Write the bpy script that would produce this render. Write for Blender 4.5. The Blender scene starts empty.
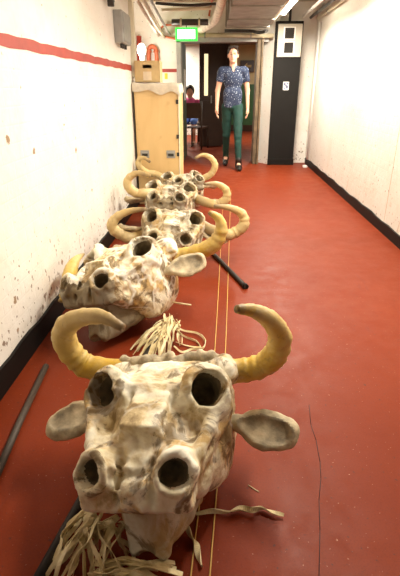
import bpy, math, random
import numpy as np
from mathutils import Vector, Matrix, Euler
random.seed(7); RNG = np.random.RandomState(7)
S = bpy.context.scene; COL = S.collection
# ---------------------------------------------------------------- camera, world, light, exposure
F = 450.0; TH = math.atan(200/F); PS = math.atan(21*math.cos(TH)/F); CH = 1.2
cd = bpy.data.cameras.new('camera'); cam = bpy.data.objects.new('camera', cd); COL.objects.link(cam)
cam.location = (0, 0, CH); cam.rotation_euler = (math.pi/2-TH, 0, PS)
cd.sensor_fit = 'VERTICAL'; cd.sensor_height = 36; cd.lens = F/576*36; cd.clip_start = .05; cd.clip_end = 60
S.camera = cam
S.view_settings.view_transform = 'Standard'; S.view_settings.look = 'None'
S.view_settings.gamma = 1; S.view_settings.use_curve_mapping = False
S.view_settings.exposure = 0.55
w = bpy.data.worlds.new('world'); S.world = w; w.use_nodes = True
w.node_tree.nodes['Background'].inputs[0].default_value = (1.0, .88, .74, 1)
w.node_tree.nodes['Background'].inputs[1].default_value = 0.06
def area(name, loc, size, sy, power, color=(1, .92, .78), rot=(0, 0, 0)):
    l = bpy.data.lights.new(name, 'AREA'); l.shape = 'RECTANGLE'; l.size = size; l.size_y = sy; l.energy = power; l.color = color
    o = bpy.data.objects.new(name, l); COL.objects.link(o); o.location = loc; o.rotation_euler = rot; return o
FIX = [(.72, 2.35, 52), (.90, 4.6, 52), (.86, 6.75, 62)]     # ceiling strip lights of the corridor: x, y, watts
for x, y, p in FIX: area('strip_light_glow', (x, y, 2.125), .10, 1.2, p, rot=(0, math.radians(12), 0))
area('strip_light_glow', (1.3, 12.0, 2.2), .2, 1.2, 42)
area('strip_light_glow', (-1.5, 12.2, 2.2), .2, 1.2, 90)

# ---------------------------------------------------------------- helpers
fwd = np.array([-math.sin(PS)*math.cos(TH), math.cos(PS)*math.cos(TH), -math.sin(TH)])
rgt = np.array([math.cos(PS), math.sin(PS), 0]); upv = np.cross(rgt, fwd); CC = np.array([0, 0, CH])
def at(x, y, z=None, d=None, X=None):          # a photo point as a place in the room, at a given height, distance or side
    q = fwd+(x-200)/F*rgt-(y-288)/F*upv
    t = (z-CH)/q[2] if z is not None else (d/q[1] if d is not None else X/q[0])
    return CC+t*q
def link(name, me, m=None, parent=None, loc=None):
    o = bpy.data.objects.new(name, me); COL.objects.link(o)
    if m: me.materials.append(m)
    if parent: o.parent = parent
    if loc is not None: o.location = loc
    return o
def tag(o, label=None, cat=None, group=None, kind=None):
    if label: o['label'] = label
    if cat: o['category'] = cat
    if group: o['group'] = group
    if kind: o['kind'] = kind
    return o
def thing(name, label, cat, loc=(0, 0, 0), group=None, rot=(0, 0, 0)):
    o = bpy.data.objects.new(name, None); COL.objects.link(o); o.location = loc; o.rotation_euler = rot
    o.empty_display_size = .1
    return tag(o, label, cat, group)
class MB:
    def __init__(s): s.v = []; s.f = []; s.sm = []
    def add(s, vs, fs, smooth=False):
        n = len(s.v); s.v += [tuple(map(float, v)) for v in vs]; s.f += [tuple(i+n for i in f) for f in fs]; s.sm += [smooth]*len(fs); return s
    def box(s, x0, x1, y0, y1, z0, z1, b=0.0):
        if b <= 0:
            vs = [(x, y, z) for x in (x0, x1) for y in (y0, y1) for z in (z0, z1)]
            return s.add(vs, [(0, 1, 3, 2), (4, 6, 7, 5), (0, 4, 5, 1), (2, 3, 7, 6), (0, 2, 6, 4), (1, 5, 7, 3)])
        import bmesh
        bm = bmesh.new(); bmesh.ops.create_cube(bm, size=1)
        for v in bm.verts: v.co = Vector(((x0+x1)/2+v.co.x*(x1-x0), (y0+y1)/2+v.co.y*(y1-y0), (z0+z1)/2+v.co.z*(z1-z0)))
        bmesh.ops.bevel(bm, geom=list(bm.edges), offset=b, segments=2, profile=.5, affect='EDGES')
        bm.verts.index_update()
        s.add([v.co[:] for v in bm.verts], [tuple(v.index for v in f.verts) for f in bm.faces]); bm.free(); return s
    def quad(s, a, b, c, d): return s.add([a, b, c, d], [(0, 1, 2, 3)])
    def tube(s, pts, r, n=10, caps=True):
        pts = [np.array(p, float) for p in pts]; rs = r if hasattr(r, '__len__') else [r]*len(pts)
        m = len(pts); vs = []; N = None
        for i, p in enumerate(pts):
            t = pts[min(i+1, m-1)]-pts[max(i-1, 0)]; t /= (np.linalg.norm(t)+1e-9)
            if N is None:
                N = np.cross(t, [0, 0, 1.]);
                if np.linalg.norm(N) < .1: N = np.cross(t, [1., 0, 0])
            N = N-t*(N@t); N /= (np.linalg.norm(N)+1e-9); B = np.cross(t, N)
            for k in range(n):
                a = 2*math.pi*k/n; vs.append(p+rs[i]*(math.cos(a)*N+math.sin(a)*B))
        fs = [(i*n+k, i*n+(k+1) % n, (i+1)*n+(k+1) % n, (i+1)*n+k) for i in range(m-1) for k in range(n)]
        s.add(vs, fs, True)
        if caps:
            b = len(s.v)-len(vs); s.f += [tuple(b+k for k in range(n))[::-1], tuple(b+(m-1)*n+k for k in range(n))]; s.sm += [False]*2
        return s
    def ribbon(s, pts, wd, th, twist=0.0, ph=0.0):
        pts = [np.array(p, float) for p in pts]; m = len(pts); vs = []
        for i, p in enumerate(pts):
            t = pts[min(i+1, m-1)]-pts[max(i-1, 0)]; t /= (np.linalg.norm(t)+1e-9)
            N = np.cross(t, [0, 0, 1.]); N /= (np.linalg.norm(N)+1e-9); B = np.cross(t, N)
            a = ph+twist*i/(m-1); c = math.cos(a)*N+math.sin(a)*B; e = -math.sin(a)*N+math.cos(a)*B
            ww = wd*(.35+.65*math.sin(math.pi*(i+.6)/(m+.2))**.4)
            vs += [p-c*ww/2-e*th/2, p+c*ww/2-e*th/2, p+c*ww/2+e*th/2, p-c*ww/2+e*th/2]
        fs = [(i*4+k, i*4+(k+1) % 4, i*4+4+(k+1) % 4, i*4+4+k) for i in range(m-1) for k in range(4)]
        s.add(vs, fs+[(3, 2, 1, 0), (m*4-4, m*4-3, m*4-2, m*4-1)]); return s
    def build(s, name, m=None, parent=None, loc=None):
        me = bpy.data.meshes.new(name); me.from_pydata(s.v, [], s.f); me.polygons.foreach_set('use_smooth', s.sm)
        import bmesh
        bm = bmesh.new(); bm.from_mesh(me); bmesh.ops.recalc_face_normals(bm, faces=bm.faces); bm.to_mesh(me); bm.free()
        me.update(); return link(name, me, m, parent, loc)
def spline(P, n=8):
    P = [np.array(p, float) for p in P]; Q = [2*P[0]-P[1]]+P+[2*P[-1]-P[-2]]; out = []
    for i in range(1, len(Q)-2):
        a, b, c, d = Q[i-1:i+3]
        for k in range(n):
            t = k/n; out.append(.5*((2*b)+(c-a)*t+(2*a-5*b+4*c-d)*t*t+(-a+3*b-3*c+d)*t**3))
    out.append(P[-1]); return out

# ---------------------------------------------------------------- volume sculpting (distance fields on a grid, skinned with surface nets)
class Vol:
    def __init__(s, lo, hi, h):
        s.lo = np.array(lo, float); s.h = h; s.n = np.ceil((np.array(hi)-s.lo)/h).astype(int)+1
        s.D = np.full(s.n, 1.0, np.float32)
    def sub(s, lo, hi):
        a = np.clip(np.floor((np.array(lo)-s.lo)/s.h).astype(int), 0, s.n); b = np.clip(np.ceil((np.array(hi)-s.lo)/s.h).astype(int)+1, 0, s.n)
        sl = tuple(slice(i, j) for i, j in zip(a, b))
        g = np.ogrid[sl]; return sl, [(g[i]*s.h+s.lo[i]).astype(np.float32) for i in range(3)]
    def put(s, sl, d, k, mode):
        D = s.D[sl]
        if mode == 'cut': d2 = -d; hh = np.clip(.5-.5*(D-d2)/k, 0, 1); s.D[sl] = D*(1-hh)+d2*hh+k*hh*(1-hh)
        else: hh = np.clip(.5+.5*(D-d)/k, 0, 1); s.D[sl] = D*(1-hh)+d*hh-k*hh*(1-hh)
    def cone(s, a, b, ra, rb=None, k=.01, mode='add'):
        rb = ra if rb is None else rb; a = np.array(a, float); b = np.array(b, float); m = max(ra, rb)+k*2+.02
        sl, (X, Y, Z) = s.sub(np.minimum(a, b)-m, np.maximum(a, b)+m); ba = b-a; L = ba@ba+1e-12
        t = np.clip(((X-a[0])*ba[0]+(Y-a[1])*ba[1]+(Z-a[2])*ba[2])/L, 0, 1)
        d = np.sqrt((X-a[0]-t*ba[0])**2+(Y-a[1]-t*ba[1])**2+(Z-a[2]-t*ba[2])**2)-(ra+(rb-ra)*t)
        s.put(sl, d, k, mode)
    def ell(s, c, r, k=.01, mode='add', rot=None):
        c = np.array(c, float); r = np.array(r, float); m = max(r)+k*2+.02 if rot is not None else r+k*2+.02
        sl, (X, Y, Z) = s.sub(c-m, c+m); X = X-c[0]; Y = Y-c[1]; Z = Z-c[2]
        if rot is not None:
            M = np.array(Euler(rot).to_matrix()).T
            X, Y, Z = [M[i, 0]*X+M[i, 1]*Y+M[i, 2]*Z for i in range(3)]
        k0 = np.sqrt((X/r[0])**2+(Y/r[1])**2+(Z/r[2])**2); k1 = np.sqrt((X/r[0]**2)**2+(Y/r[1]**2)**2+(Z/r[2]**2)**2)+1e-9
        s.put(sl, k0*(k0-1)/k1, k, mode)
    def box(s, c, b, rr=.01, k=.01, mode='add', rot=None):
        c = np.array(c, float); b = np.array(b, float)-rr; m = np.linalg.norm(b)+rr+k*2+.01 if rot is not None else b+rr+k*2+.02
        sl, (X, Y, Z) = s.sub(c-m, c+m); X = X-c[0]; Y = Y-c[1]; Z = Z-c[2]
        if rot is not None:
            M = np.array(Euler(rot).to_matrix()).T
            X, Y, Z = [M[i, 0]*X+M[i, 1]*Y+M[i, 2]*Z for i in range(3)]
        qx, qy, qz = abs(X)-b[0], abs(Y)-b[1], abs(Z)-b[2]
        d = np.sqrt(np.maximum(qx, 0)**2+np.maximum(qy, 0)**2+np.maximum(qz, 0)**2)+np.minimum(np.maximum(qx, np.maximum(qy, qz)), 0)-rr
        s.put(sl, d, k, mode)
    def torus(s, c, ax, R, r, k=.01, mode='add'):
        c = np.array(c, float); ax = np.array(ax, float); ax /= np.linalg.norm(ax); m = R+r+2*k+.02
        sl, (X, Y, Z) = s.sub(c-m, c+m); X = X-c[0]; Y = Y-c[1]; Z = Z-c[2]
        h = X*ax[0]+Y*ax[1]+Z*ax[2]; q = np.sqrt(np.maximum(X*X+Y*Y+Z*Z-h*h, 0))-R
        s.put(sl, np.sqrt(q*q+h*h)-r, k, mode)
    def loft(s, ys, ws, tops, bots, p=3.0, k=.02, ax=1):        # superellipse sections along an axis
        sl, (X, Y, Z) = s.sub((s.lo), s.lo+s.n*s.h)
        y = Y.ravel(); W = np.interp(y, ys, ws)[None, :, None]; T = np.interp(y, ys, tops)[None, :, None]; B = np.interp(y, ys, bots)[None, :, None]
        c = (T+B)/2; hh = np.maximum((T-B)/2, .01)
        f = ((np.abs(X)/W)**p+(np.abs(Z-c)/hh)**p)**(1/p)-1
        d = f*np.minimum(W, hh)*.8; yy = Y
        d = np.maximum(d, np.maximum(ys[0]-yy, yy-ys[-1])); s.put(sl, d.astype(np.float32), k, 'add')
    def noise(s, amp, freq, seed=0):
        r = np.random.RandomState(seed); g = np.ogrid[tuple(slice(0, n) for n in s.n)]
        X, Y, Z = [(g[i]*s.h+s.lo[i]).astype(np.float32) for i in range(3)]; N = 0
        for o in range(7):
            v = r.normal(size=3); v /= np.linalg.norm(v); fr = freq*(.6+.9*r.rand()); v2 = r.normal(size=3)
            N = N+np.sin(fr*(v[0]*X+v[1]*Y+v[2]*Z)+r.rand()*6.28+1.5*np.sin(fr*.7*(v2[0]*X+v2[1]*Y+v2[2]*Z)))
        s.D += (amp*N/3).astype(np.float32)
    def mesh(s):
        D = s.D; nx, ny, nz = D.shape; ins = D < 0
        c = [(i, j, k) for i in (0, 1) for j in (0, 1) for k in (0, 1)]
        cnt = sum(ins[i:nx-1+i, j:ny-1+j, k:nz-1+k].astype(np.int8) for i, j, k in c)
        act = (cnt > 0) & (cnt < 8); I = np.argwhere(act); idx = np.full(act.shape, -1, np.int64); idx[act] = np.arange(len(I))
        acc = np.zeros((len(I), 3)); num = np.zeros(len(I))
        for a in range(8):
            for ax in range(3):
                A = c[a]
                if A[ax]: continue
                B = list(A); B[ax] = 1
                va = D[I[:, 0]+A[0], I[:, 1]+A[1], I[:, 2]+A[2]]; vb = D[I[:, 0]+B[0], I[:, 1]+B[1], I[:, 2]+B[2]]
                m = (va < 0) != (vb < 0); t = np.where(m, va/np.where(m, va-vb, 1), 0)
                p = np.array(A, float)[None]+np.zeros((len(I), 3)); p[:, ax] += t; acc[m] += p[m]; num[m] += 1
        V = (I+acc/num[:, None])*s.h+s.lo; Fs = []
        for ax in range(3):
            a1, a2 = [(1, 2), (2, 0), (0, 1)][ax]
            sl0 = [slice(None)]*3; sl1 = [slice(None)]*3; sl0[ax] = slice(0, -1); sl1[ax] = slice(1, None)
            ch = ins[tuple(sl0)] != ins[tuple(sl1)]; E = np.argwhere(ch)
            E = E[(E[:, a1] > 0) & (E[:, a2] > 0) & (E[:, a1] < D.shape[a1]-1) & (E[:, a2] < D.shape[a2]-1)]
            o1 = np.zeros(3, int); o1[a1] = 1; o2 = np.zeros(3, int); o2[a2] = 1
            g = lambda e: idx[e[:, 0], e[:, 1], e[:, 2]]
            q = np.stack([g(E-o1-o2), g(E-o2), g(E), g(E-o1)], 1)
            fl = ~ins[E[:, 0], E[:, 1], E[:, 2]]; q[fl] = q[fl][:, ::-1]; Fs.append(q)
        return V, np.concatenate(Fs)
def mk(name, V, Q, m, parent=None, smooth=True):
    us, inv = np.unique(Q, return_inverse=True); V = V[us]; Q = inv.reshape(Q.shape)
    me = bpy.data.meshes.new(name); me.vertices.add(len(V)); me.vertices.foreach_set('co', V.astype(np.float32).ravel())
    me.loops.add(Q.size); me.loops.foreach_set('vertex_index', Q.ravel().astype(np.int32)); me.polygons.add(len(Q))
    me.polygons.foreach_set('loop_start', np.arange(0, Q.size, 4, dtype=np.int32)); me.polygons.foreach_set('loop_total', np.full(len(Q), 4, np.int32))
    me.update(calc_edges=True); me.validate(); me.polygons.foreach_set('use_smooth', [smooth]*len(me.polygons))
    return link(name, me, m, parent)

# ---------------------------------------------------------------- materials
class NT:
    def __init__(s, name):
        s.m = bpy.data.materials.new(name); s.m.use_nodes = True; s.t = s.m.node_tree; s.b = s.t.nodes['Principled BSDF']
        s.co = s.n('ShaderNodeTexCoord').outputs['Object']
    def n(s, k, **kw):
        x = s.t.nodes.new(k)
        for a, v in kw.items(): setattr(x, a, v)
        return x
    def l(s, a, b): s.t.links.new(a, b)
    def noise(s, sc, det=4, rough=.6, dist=0, co=None, scale=None):
        x = s.n('ShaderNodeTexNoise'); x.inputs['Scale'].default_value = sc; x.inputs['Detail'].default_value = det
        x.inputs['Roughness'].default_value = rough; x.inputs['Distortion'].default_value = dist
        c = co or s.co
        if scale:
            mp = s.n('ShaderNodeMapping'); mp.inputs['Scale'].default_value = scale; s.l(c, mp.inputs[0]); c = mp.outputs[0]
        s.l(c, x.inputs['Vector']); return x.outputs['Fac']
    def ramp(s, fac, stops, interp='LINEAR'):
        r = s.n('ShaderNodeValToRGB'); r.color_ramp.interpolation = interp; e = r.color_ramp.elements
        while len(e) < len(stops): e.new(.5)
        for i, (p, c) in enumerate(stops):
            e[i].position = p; e[i].color = (c, c, c, 1) if not hasattr(c, '__len__') else (*c, 1)
        s.l(fac, r.inputs[0]); return r.outputs[0]
    def mix(s, fac, a, b, mode='MIX'):
        x = s.n('ShaderNodeMix', data_type='RGBA', blend_type=mode)
        for i, v in ((0, fac), (6, a), (7, b)):
            if hasattr(v, 'node'): s.l(v, x.inputs[i])
            elif hasattr(v, '__len__'): x.inputs[i].default_value = (*v, 1)
            else: x.inputs[i].default_value = v
        return x.outputs[2]
    def math(s, op, a, b=0.0, clamp=False):
        x = s.n('ShaderNodeMath', operation=op, use_clamp=clamp)
        for i, v in ((0, a), (1, b)):
            if hasattr(v, 'node'): s.l(v, x.inputs[i])
            else: x.inputs[i].default_value = v
        return x.outputs[0]
    def bump(s, hgt, st=.3, dist=.01):
        b = s.n('ShaderNodeBump'); b.inputs['Strength'].default_value = st; b.inputs['Distance'].default_value = dist
        s.l(hgt, b.inputs['Height']); s.l(b.outputs[0], s.b.inputs['Normal'])
    def out(s, col, rough=.6, metal=0.0, spec=None):
        if hasattr(col, 'node'): s.l(col, s.b.inputs['Base Color'])
        else: s.b.inputs['Base Color'].default_value = (*col, 1)
        if hasattr(rough, 'node'): s.l(rough, s.b.inputs['Roughness'])
        else: s.b.inputs['Roughness'].default_value = rough
        s.b.inputs['Metallic'].default_value = metal
        if spec is not None: s.b.inputs['Specular IOR Level'].default_value = spec
        return s.m
def simple(name, col, rough=.6, metal=0.0, var=.15, sc=12, bump=0.0, spec=None):
    t = NT(name); c2 = tuple(c*(1-var) for c in col); c1 = tuple(min(1, c*(1+var*.6)) for c in col)
    f = t.noise(sc, 5); o = t.out(t.ramp(f, [(.3, c2), (.7, c1)]), rough, metal, spec)
    if bump: t.bump(t.noise(sc*4, 3), bump, .004)
    return o
def emit(name, col, st):
    t = NT(name); t.b.inputs['Emission Color'].default_value = (*col, 1); t.b.inputs['Emission Strength'].default_value = st; return t.out(col, .5)

def m_floor():
    t = NT('red_floor_paint'); big = t.noise(1.3, 5, .6); fine = t.noise(26, 6, .7)
    c = t.mix(t.ramp(big, [(.3, 0.), (.75, 1.)]), (.175, .024, .006), (.225, .036, .010))
    c = t.mix(t.ramp(fine, [(.42, .0), (.75, .5)]), c, (.19, .032, .016))
    sp = t.noise(110, 2, .5); c = t.mix(t.ramp(sp, [(.71, 0.), (.76, .75)]), c, (.50, .28, .19))
    scr = t.noise(9, 3, .6, 1.5, scale=(1, .12, 1)); c = t.mix(t.ramp(scr, [(.66, 0.), (.70, .35)]), c, (.16, .03, .02))
    gr = t.noise(170, 3, .7); c = t.mix(t.ramp(gr, [(.50, 0.), (.66, .4)]), c, (.10, .02, .01)); dk = t.noise(60, 2, .5); c = t.mix(t.ramp(dk, [(.68, 0.), (.73, .8)]), c, (.09, .03, .02))
    r = t.ramp(t.noise(7, 5, .7), [(.3, .36), (.7, .56)])
    t.bump(t.noise(60, 4), .12, .004); return t.out(c, r, spec=.09)
def m_wall(name, chips=(), axis='X', wear=.12):
    t = NT(name); sp = t.n('ShaderNodeSeparateXYZ'); t.l(t.co, sp.inputs[0])
    cb = t.n('ShaderNodeCombineXYZ'); t.l(sp.outputs['Y' if axis == 'X' else 'X'], cb.inputs[0]); t.l(sp.outputs['Z'], cb.inputs[1])
    br = t.n('ShaderNodeTexBrick'); t.l(cb.outputs[0], br.inputs['Vector']); br.inputs['Scale'].default_value = 1
    br.inputs['Brick Width'].default_value = .225; br.inputs['Row Height'].default_value = .075; br.inputs['Mortar Size'].default_value = .006
    br.inputs['Mortar Smooth'].default_value = .9
    z = sp.outputs['Z']; c = t.mix(t.ramp(t.noise(3, 6, .7), [(.35, 0.), (.8, 1.)]), (.83, .80, .745), (.74, .70, .62))
    c = t.mix(t.ramp(t.noise(1.6, 5, .7, .6), [(.5, 0.), (.75, .35)]), c, (.62, .52, .38))
    # bare flakes, commoner near the floor
    low = t.ramp(z, [(.08, 1.), (.45, .25), (.9, .0)]); fl = t.noise(34, 3, .55, scale=(1, 1, .7))
    f2 = t.math('ADD', fl, t.math('MULTIPLY', low, wear)); c = t.mix(t.ramp(f2, [(.70, 0.), (.725, .85)]), c, (.16, .085, .04))
    fl3 = t.noise(11, 4, .6, 1.0, scale=(1, 1, .45)); f3 = t.math('ADD', fl3, t.math('MULTIPLY', low, .10)); c = t.mix(t.ramp(f3, [(.70, 0.), (.78, .5)]), c, (.42, .30, .17))
    for (y, zz, r) in chips:
        v = t.n('ShaderNodeVectorMath', operation='DISTANCE'); cc = t.n('ShaderNodeCombineXYZ'); t.l(sp.outputs['Y' if axis == 'X' else 'X'], cc.inputs[0]); t.l(z, cc.inputs[1])
        nz = t.n('ShaderNodeTexNoise'); nz.inputs['Scale'].default_value = 60; t.l(t.co, nz.inputs['Vector'])
        t.l(cc.outputs[0], v.inputs[0]); v.inputs[1].default_value = (y, zz, 0)
        dd = t.math('ADD', v.outputs['Value'], t.math('MULTIPLY', nz.outputs['Fac'], r*1.6))
        c = t.mix(t.ramp(t.math('DIVIDE', dd, r*3), [(.50, .9), (.56, 0.)]), c, (.26, .15, .06))
    h = t.math('ADD', t.math('MULTIPLY', br.outputs['Fac'], -.16), t.noise(14, 5, .65)); t.bump(h, .38, .010)
    return t.out(c, .38, spec=.4)
def m_bone(name, shift=0.0, seed=0.0, vein=.25, dark=0):
    t = NT(name); mp = t.n('ShaderNodeMapping'); mp.inputs['Location'].default_value = (seed, seed*.7, seed*1.3); t.l(t.co, mp.inputs[0]); co = mp.outputs[0]
    c = t.ramp(t.noise(6, 7, .62, .5, co=co), [(.34, (.26, .175, .08)), (.41, (.58, .45, .25)), (.47, (.80, .71, .50)), (.60, (.90, .85, .70))])
    c = t.mix(t.ramp(t.noise(6.5, 5, .6, 1.2, co=co), [(.49+shift, 0.), (.62+shift, .85)]), c, (.56, .35, .11))
    c = t.mix(t.ramp(t.noise(7, 8, .68, 1.2, co=co), [(.515, 0.), (.575, .85)]), c, (.17, .11, .05))
    vo = t.n('ShaderNodeTexVoronoi', feature='DISTANCE_TO_EDGE'); vo.inputs['Scale'].default_value = 9
    wn = t.n('ShaderNodeTexNoise'); wn.inputs['Scale'].default_value = 14; t.l(co, wn.inputs['Vector'])
    wm = t.mix(.12, co, wn.outputs['Color']); t.l(wm, vo.inputs['Vector'])
    c = t.mix(t.ramp(vo.outputs['Distance'], [(.02, vein), (.09, 0.)]), c, (.92, .89, .80))
    h = t.math('ADD', t.noise(22, 6, .7, .8, co=co), t.math('MULTIPLY', t.ramp(vo.outputs['Distance'], [(.0, 1.), (.12, 0.)]), vein*.35)); t.bump(h, .5, .012)
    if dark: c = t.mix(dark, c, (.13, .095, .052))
    return t.out(c, .6, spec=.25)
def m_horn(name, pale=False):
    t = NT(name); a = t.n('ShaderNodeAttribute', attribute_name='along').outputs['Fac']
    st = t.noise(8, 5, .65, .5); base = t.ramp(a, [(0., (.26, .19, .10)), (.14, (.50, .34, .09)), (.45, (.66, .47, .14)), (.80, (.62, .46, .20)), (1., (.16, .10, .05))] if not pale else
        [(0., (.30, .24, .15)), (.2, (.50, .38, .19)), (.6, (.62, .47, .22)), (.85, (.46, .33, .15)), (1., (.14, .09, .05))])
    c = t.mix(t.ramp(st, [(.5, 0.), (.68, .85)]), base, (.62, .38, .03) if not pale else (.60, .42, .16))
    c = t.mix(t.ramp(t.noise(18, 5, .7, 1), [(.56, 0.), (.74, .75)]), c, (.26, .17, .07))
    c = t.mix(t.ramp(t.noise(10, 4, .6, 1), [(.60, 0.), (.72, .4)]), c, (.70, .62, .46))
    t.bump(t.noise(24, 5, .7, .5), .4, .010); return t.out(c, .45, spec=.35)
def m_wood():
    t = NT('plywood'); f = t.noise(5, 5, .6, .4, scale=(1, 1, .25)); c = t.ramp(f, [(.3, (.60, .40, .17)), (.7, (.70, .49, .23))])
    c = t.mix(t.ramp(t.noise(12, 4), [(.62, 0.), (.75, .4)]), c, (.45, .27, .10)); return t.out(c, .5)
def m_shirt():
    t = NT('patterned_shirt'); vo = t.n('ShaderNodeTexVoronoi'); vo.inputs['Scale'].default_value = 46; t.l(t.co, vo.inputs['Vector'])
    f = t.ramp(vo.outputs['Distance'], [(.30, 1.), (.40, 0.)]); g = t.ramp(t.noise(60, 2), [(.5, 0.), (.56, 1.)])
    c = t.mix(t.math('MULTIPLY', f, g), (.018, .030, .07), (.34, .38, .46)); return t.out(c, .8)
def m_raffia():
    t = NT('raffia'); c = t.ramp(t.noise(16, 5, .6, .5), [(.3, (.55, .42, .18)), (.5, (.76, .64, .36)), (.75, (.86, .78, .54))]); t.bump(t.noise(60, 3), .3, .004); return t.out(c, .7)
M = dict(floor=m_floor(), wl=m_wall('white_brick_paint', [(float(at(x, y, X=-.915)[1]), float(at(x, y, X=-.915)[2]), r) for x, y, r in [(8, 140, .022), (34, 151, .020), (64, 125, .012), (76, 150, .020), (15, 300, .02), (18, 330, .014), (62, 262, .02), (92, 190, .016)]]),
    wr=m_wall('white_brick_paint_right', wear=.06), we=m_wall('white_end_wall', axis='Y'),
    black=simple('black_gloss_paint', (.007, .006, .005), .55, spec=.2), red=simple('red_gloss_paint', (.36, .035, .02), .45, var=.2),
    panel=simple('black_panel_paint', (.009, .008, .007), .7, spec=.2), cream=simple('cream_paint', (.72, .66, .50), .5, sc=6), beige=simple('beige_dusty_paint', (.50, .43, .29), .7, sc=5, var=.3),
    duct=simple('galvanised_duct', (.30, .28, .24), .55, .35, .3, 5), dark=simple('dark_metal', (.05, .045, .04), .45, .5), grey=simple('grey_metal', (.34, .33, .31), .5, .3),
    white=simple('white_plastic', (.82, .80, .76), .4, var=.05), ply=m_wood(), cloth=simple('cream_cloth', (.56, .49, .38), .85, sc=20, bump=.2), card=simple('cardboard', (.56, .40, .19), .8),
    bone=m_bone('papier_mache_bone'), bone2=m_bone('papier_mache_bone_side', .02, 3.1, .6), jaw=m_bone('shaded_papier_mache_jaw', -.03, 5.0, .1, .38), bone3=m_bone('darkened_papier_mache_bone', 0, 7.0, .3, .32), muz=m_bone('dark_brown_muzzle', 0, 2.0, .1, .8), hole=simple('brown_hollow', (.20, .155, .09), .85, var=.5, sc=25, bump=.6),  # jaw: shade under the muzzle is mixed into its brown colour
    ear=simple('grey_brown_ear', (.56, .46, .29), .75, var=.6, sc=14, bump=.6), earin=simple('dark_ear_lining', (.42, .34, .22), .8, var=.75, sc=14, bump=.5), horn=m_horn('ochre_horn'), hornp=m_horn('pale_horn', True),
    lump=simple('grey_brown_lumps', (.46, .38, .25), .8, var=.6, sc=22, bump=.6), raf=m_raffia(), cord=simple('gold_cord', (.62, .36, .08), .5), pole=simple('dark_iron_pole', (.018, .013, .010), .6, 0),
    poleg=simple('grey_brown_pole', (.055, .038, .026), .6, 0), copper=simple('red_oxide_pipe', (.55, .13, .05), .45), green=simple('green_gloss_wall', (.05, .14, .055), .4), greend=simple('dark_green_door', (.035, .06, .03), .5),
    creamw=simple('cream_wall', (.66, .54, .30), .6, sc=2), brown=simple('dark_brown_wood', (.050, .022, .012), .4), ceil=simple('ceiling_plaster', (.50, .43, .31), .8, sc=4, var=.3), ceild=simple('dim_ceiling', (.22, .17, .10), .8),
    skin=simple('skin', (.75, .42, .28), .5, var=.12, sc=9), hair=simple('dark_brown_hair', (.030, .017, .010), .6, sc=60, bump=.5, var=.5), shirt=m_shirt(), trou=simple('dark_green_trousers', (.004, .045, .034), .75, sc=14, var=.3), shoe=simple('black_leather', (.012, .009, .008), .3),
    glass=simple('dark_glass', (.02, .018, .016), .12), tube=emit('fluorescent_tube', (1, .93, .78), 9), tubef=emit('far_fluorescent_tube', (1, .9, .7), 5), signg=emit('exit_sign_green', (.03, .60, .05), 1.5), signw=emit('exit_sign_white', (.92, 1, .80), 3.0),
    pink=simple('pink_cloth', (.75, .10, .30), .8), blue=simple('blue_cloth', (.12, .25, .7), .8), wrap=simple('white_pipe_lagging', (.72, .66, .55), .8, sc=16, bump=.5, var=.3), eyem=simple('eye_dark', (.03, .02, .015), .3), lip=simple('lip', (.45, .17, .12), .5), yel=simple('yellow_tag', (.8, .65, .05), .5), crack=simple('crack_dark', (.035, .018, .02), .8), glow=emit('lit_glass', (1, .85, .5), .8))

# ---------------------------------------------------------------- structure
XL, XR, YB, YE, HC = -.915, 1.49, -1.6, 8.10, 2.42
def struct(name, mb, m): o = mb.build(name, m); o['kind'] = 'structure'; return o
fl = struct('floor', MB().box(-3.5, 3.6, YB, 15.0, -.08, 0), M['floor'])
struct('wall_left', MB().box(XL-.12, XL, YB, 5.14, 0, HC), M['wl'])
struct('wall_recess', MB().box(-1.72, -1.6, 5.0, YE, 0, HC).box(-1.72, XL-.12, 5.02, 5.14, 0, HC), M['wr'])
struct('wall_right', MB().box(XR, XR+.12, YB, YE+.1, 0, HC), M['wr'])
struct('ceiling', MB().box(-1.72, XR+.12, YB, YE+.14, HC, HC+.1), M['ceil'])
e = MB().box(-1.72, -.70, YE, YE+.14, 0, HC).box(.70, XR+.12, YE+.1, YE+.24, 0, HC).box(-.70, .70, YE, YE+.14, 1.93, HC)
struct('wall_end', e, M['we'])
def skirt(x0, x1, h, YE=YE):
    s = MB(); n = 60; hs = [h+.006*math.sin(i*1.9)+.004*math.sin(i*.7) for i in range(n+1)]
    for i in range(n):
        y0 = YB+(YE-YB)*i/n; y1 = YB+(YE-YB)*(i+1)/n
        vs = [(x, y, z) for x in (x0, x1) for (y, zz) in ((y0, hs[i]), (y1, hs[i+1])) for z in (0, zz)]
        s.add(vs, [(0, 1, 3, 2), (4, 6, 7, 5), (0, 4, 5, 1), (2, 3, 7, 6), (0, 2, 6, 4), (1, 5, 7, 3)])
    return s
struct('baseboard_left', skirt(XL, XL+.014, .118, 5.14), M['black'])
struct('baseboard_right', skirt(XR-.016, XR, .098), M['black'])
st = MB(); n = 70
ed = [(1.410+.003*math.sin(i*2.3)+.002*math.sin(i*5.1), 1.360+.003*math.sin(i*1.7+1)) for i in range(n+1)]
for i in range(n):
    y0 = YB+(5.14-YB)*i/n; y1 = YB+(5.14-YB)*(i+1)/n; (t0, b0), (t1, b1) = ed[i], ed[i+1]
    vs = [(x, y, z) for x in (XL-.001, XL+.0025) for (y, a, b) in ((y0, b0, t0), (y1, b1, t1)) for z in (a, b)]
    st.add(vs, [(0, 1, 3, 2), (4, 6, 7, 5), (0, 4, 5, 1), (2, 3, 7, 6), (0, 2, 6, 4), (1, 5, 7, 3)])
struct('trim_1', st, M['red'])
struct('trim_2', MB().box(-1.3, -.725, YE-.003, YE+.001, 1.435, 1.485), M['red'])
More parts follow.
